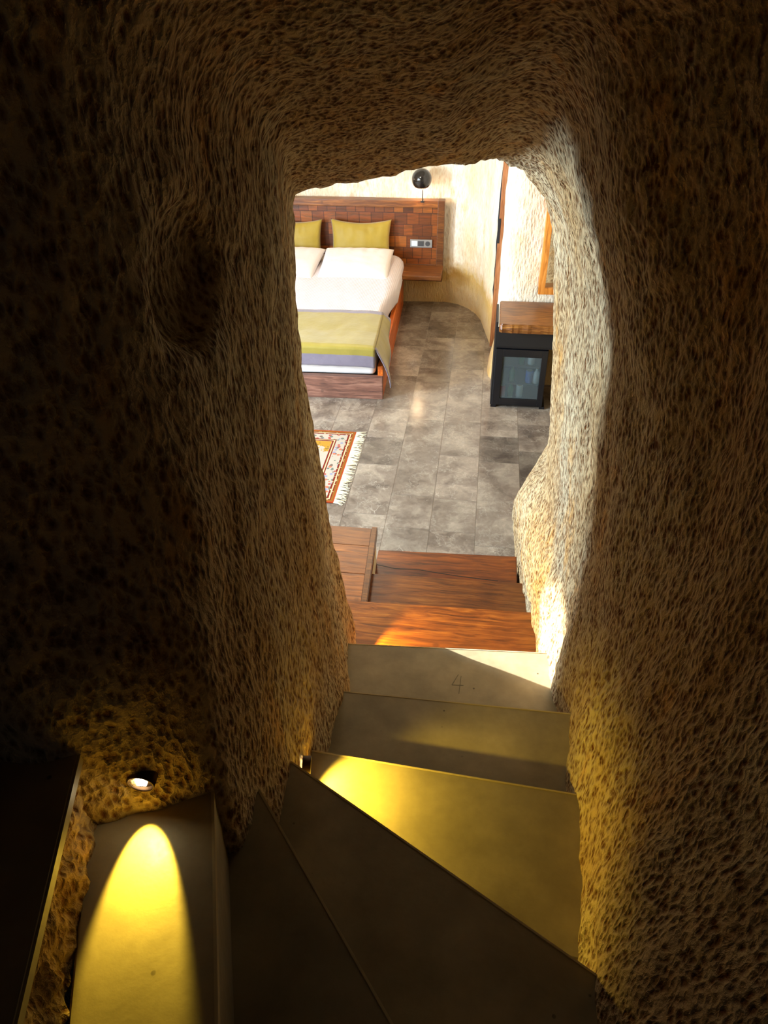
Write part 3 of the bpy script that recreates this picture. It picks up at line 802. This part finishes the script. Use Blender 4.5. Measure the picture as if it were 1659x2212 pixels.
point('wall_lamp_light', (-.70, 8.08, 1.27), 2.6, (1, .72, .42), .02)
point('left_warm_fill', (-3.1, 8.0, 1.3), 7, (1, .72, .42), .05)  # unseen, added for a warm wash left of the bed

# ------------------------------------------------------------------ door edge, mirror
d1 = tag(obj('door_1', BX((-.005, -.02, 0), (.05, .03, 2.3), .003), M['door_wood']), 'wooden door edge standing against the white rock pier', kind='structure'); d1.location = (.112, 7.10, 0)
obj('lock_plate', BX((-.008, -.023, 1.02), (.012, -.015, 1.24), .001), M['black_matte'], d1)
mr = empty('wall_mirror', (.962, 6.2, .86)); setz(mr); tag(mr, 'mirror in an orange wooden frame on the rock pier above the wooden worktop', 'mirror')
for lo, hi in [((-.50, -.03, 0), (.3, .04, .055)), ((-.50, -.031, 0), (-.445, .04, 1.0)), ((.25, -.031, 0), (.31, .04, 1.0)), ((-.5, -.03, .95), (.3, .04, 1.005))]:
    obj('mirror_frame', BX(lo, hi, .004), M['frame_wood'], mr)
obj('mirror_glass', BX((-.45, -.01, .05), (.26, .02, .96)), M['mirror'], mr)

# ------------------------------------------------------------------ minibar
mb = empty('minibar_cabinet', (.38, 5.97, 0)); setz(mb); tag(mb, 'black minibar cabinet with a thick live-edge wooden top beside the rock pier', 'cabinet')
def slab():
    bm = bmesh.new()
    pts = []
    x0, x1, y0, y1 = -.225, .42, -.32, .235
    n = 40
    edge = [(x0+.02+(x1-x0-.02)*i/n, y0+.008*noise.noise(Vector((i*.35, 0, 0)))+.004*noise.noise(Vector((i*1.1, 3, 0)))) for i in range(n+1)]
    poly = [(x0, y1), (x0-.002, y0+.03)]+[(x0+.006, y0+.012)]+edge+[(x1, y1)]
    b = [bm.verts.new((x, y+.02*(1 if y < -.2 else 0)*.4, .715)) for x, y in poly]; mdl = [bm.verts.new((x, y-.006*(y < -.2), .745)) for x, y in poly]; t = [bm.verts.new((x, y+.010*(y < -.2), .785)) for x, y in poly]
    n2 = len(poly); bm.faces.new(b[::-1]); bm.faces.new(t)
    for A, B in ((b, mdl), (mdl, t)):
        for i in range(n2): bm.faces.new((A[i], A[(i+1) % n2], B[(i+1) % n2], B[i]))
    bmesh.ops.recalc_face_normals(bm, faces=bm.faces)
    es = [e for e in bm.edges if e.verts[0] in t and e.verts[1] in t]
    bmesh.ops.bevel(bm, geom=es, offset=.008, segments=2, affect='EDGES')
    o = obj('worktop', bm, M['slab_wood'], mb); o['label'] = 'thick live-edge wooden slab'
slab()
for xx in (-.25, .40):
    obj('side_panel', BX((xx, -.20, .02), (xx+.018, .22, .76 if xx < 0 else .715), .002), M['black_matte'], mb)
obj('front_panel', BX((-.232, -.205, .555), (.40, -.185, .715), .002), M['black_matte'], mb)
obj('shelf_board', BX((-.232, -.20, .54), (.40, .2, .555)), M['black'], mb)
obj('plinth', BX((-.245, -.21, 0), (-.20, .2, .022)), M['black'], mb); obj('plinth', BX((.17, -.21, 0), (.215, .2, .022)), M['black'], mb)
fr = empty('mini_fridge', (.365, 5.97, .024)); setz(fr); tag(fr, 'black glass-door mini fridge inside the minibar cabinet', 'fridge')
def fridge():
    bm = bmesh.new()
    for lo, hi in [((-.205, -.17, 0), (-.185, .2, .51)), ((.185, -.17, 0), (.205, .2, .51)), ((-.205, -.17, 0), (.205, .2, .02)), ((-.205, -.17, .49), (.205, .2, .51)), ((-.205, .18, 0), (.205, .2, .51))]: box(bm, lo, hi)
    obj('body', bm, M['black'], fr)
    bm = bmesh.new()
    for lo, hi in [((-.184, -.16, .021), (-.180, .18, .489)), ((.180, -.16, .021), (.184, .18, .489)), ((-.184, -.16, .021), (.184, .18, .025)), ((-.184, .174, .021), (.184, .179, .489))]: box(bm, lo, hi)
    obj('liner', bm, M['liner'], fr)
    for z in (.17, .33): obj('shelf', BX((-.18, -.15, z), (.18, .17, z+.006)), M['liner'], fr)
    bm = bmesh.new()
    for lo, hi in [((-.222, -.215, .0), (-.158, -.178, .51)), ((.158, -.215, 0), (.208, -.178, .51)), ((-.16, -.214, 0), (.16, -.178, .065)), ((-.16, -.214, .445), (.16, -.178, .51))]: box(bm, lo, hi, .005)
    dr = obj('door', bm, M['black'], fr)
    obj('glass_pane', BX((-.165, -.205, .06), (.165, -.199, .45)), M['glass'], dr)
fridge()
def can(loc, mat, label, cat, r=.03, h=.115, bottle=False):
    t = empty('bottle' if bottle else 'drink_can', loc); setz(t); tag(t, label, cat)
    bm = bmesh.new()
    if bottle: lathe(bm, [(0, 0), (r, 0), (r, h*.55), (r*.9, h*.64), (r*.4, h*.8), (r*.38, h*.95), (0, h*.95)], 20)
    else: lathe(bm, [(0, 0), (r*.85, 0), (r, .008), (r, h-.01), (r*.86, h), (0, h-.002)], 20)
    obj('body', bm, mat, t, True)
    bm = bmesh.new()
    if bottle: cyl(bm, (0, 0, h*.94), (0, 0, h), r*.45, n=14)
    else: cyl(bm, (0, 0, h-.002), (0, 0, h+.002), r*.8, n=18)
    obj('cap' if bottle else 'lid', bm, M['steel'], t)
fz = .026+.024
can((.225, 5.86, fz+.0), M['red'], 'red drink can at the lower left behind the fridge glass', 'can')
can((.30, 5.86, fz), M['green'], 'green bottle next to the red can behind the fridge glass', 'bottle', .028, .15, True)
can((.375, 5.88, fz), M['white'], 'pale can in the middle of the fridge floor', 'can')
can((.445, 5.86, .20+.001), M['blue'], 'blue can on the lower fridge shelf', 'can', .032, .11)
can((.505, 5.86, .20+.001), M['white'], 'white bottle beside the blue can in the fridge', 'bottle', .028, .14, True)
can((.30, 5.88, .20+.001), M['green'], 'dark green bottle on the lower fridge shelf', 'bottle', .028, .145, True)
can((.37, 5.88, .36+.001), M['green'], 'green bottle on the upper fridge shelf', 'bottle', .027, .12, True)
can((.45, 5.88, .36+.001), M['white'], 'pale can on the upper fridge shelf', 'can', .03, .10)

# ------------------------------------------------------------------ rug
rg = empty('oriental_rug', (-.945-RW/2, 4.665, 0)); setz(rg); tag(rg, 'cream and gold oriental rug with a red border and pale fringe on the marble floor', 'rug')
bm = bmesh.new(); box(bm, (-RW/2, -RL/2, .001), (RW/2, RL/2, .009), .003); obj('rug_field', bm, M['rug'], rg)
for s in (1, -1):
    bm = bmesh.new(); random.seed(3+s); n = 150
    for i in range(n):
        y = -RL/2+RL*(i+.5)/n; L = random.uniform(.055, .085); a = random.uniform(-.03, .03)
        p = [Vector((s*(RW/2-.004), y, .006)), Vector((s*(RW/2+L*.5), y+a*.4, .007)), Vector((s*(RW/2+L), y+a, .003))]
        cyl(bm, p[0], p[1], .0036, .0032, 5); cyl(bm, p[1], p[2], .0032, .0016, 5)
    fo = obj('fringe', bm, M['fringe'], rg); fo['kind'] = 'stuff'
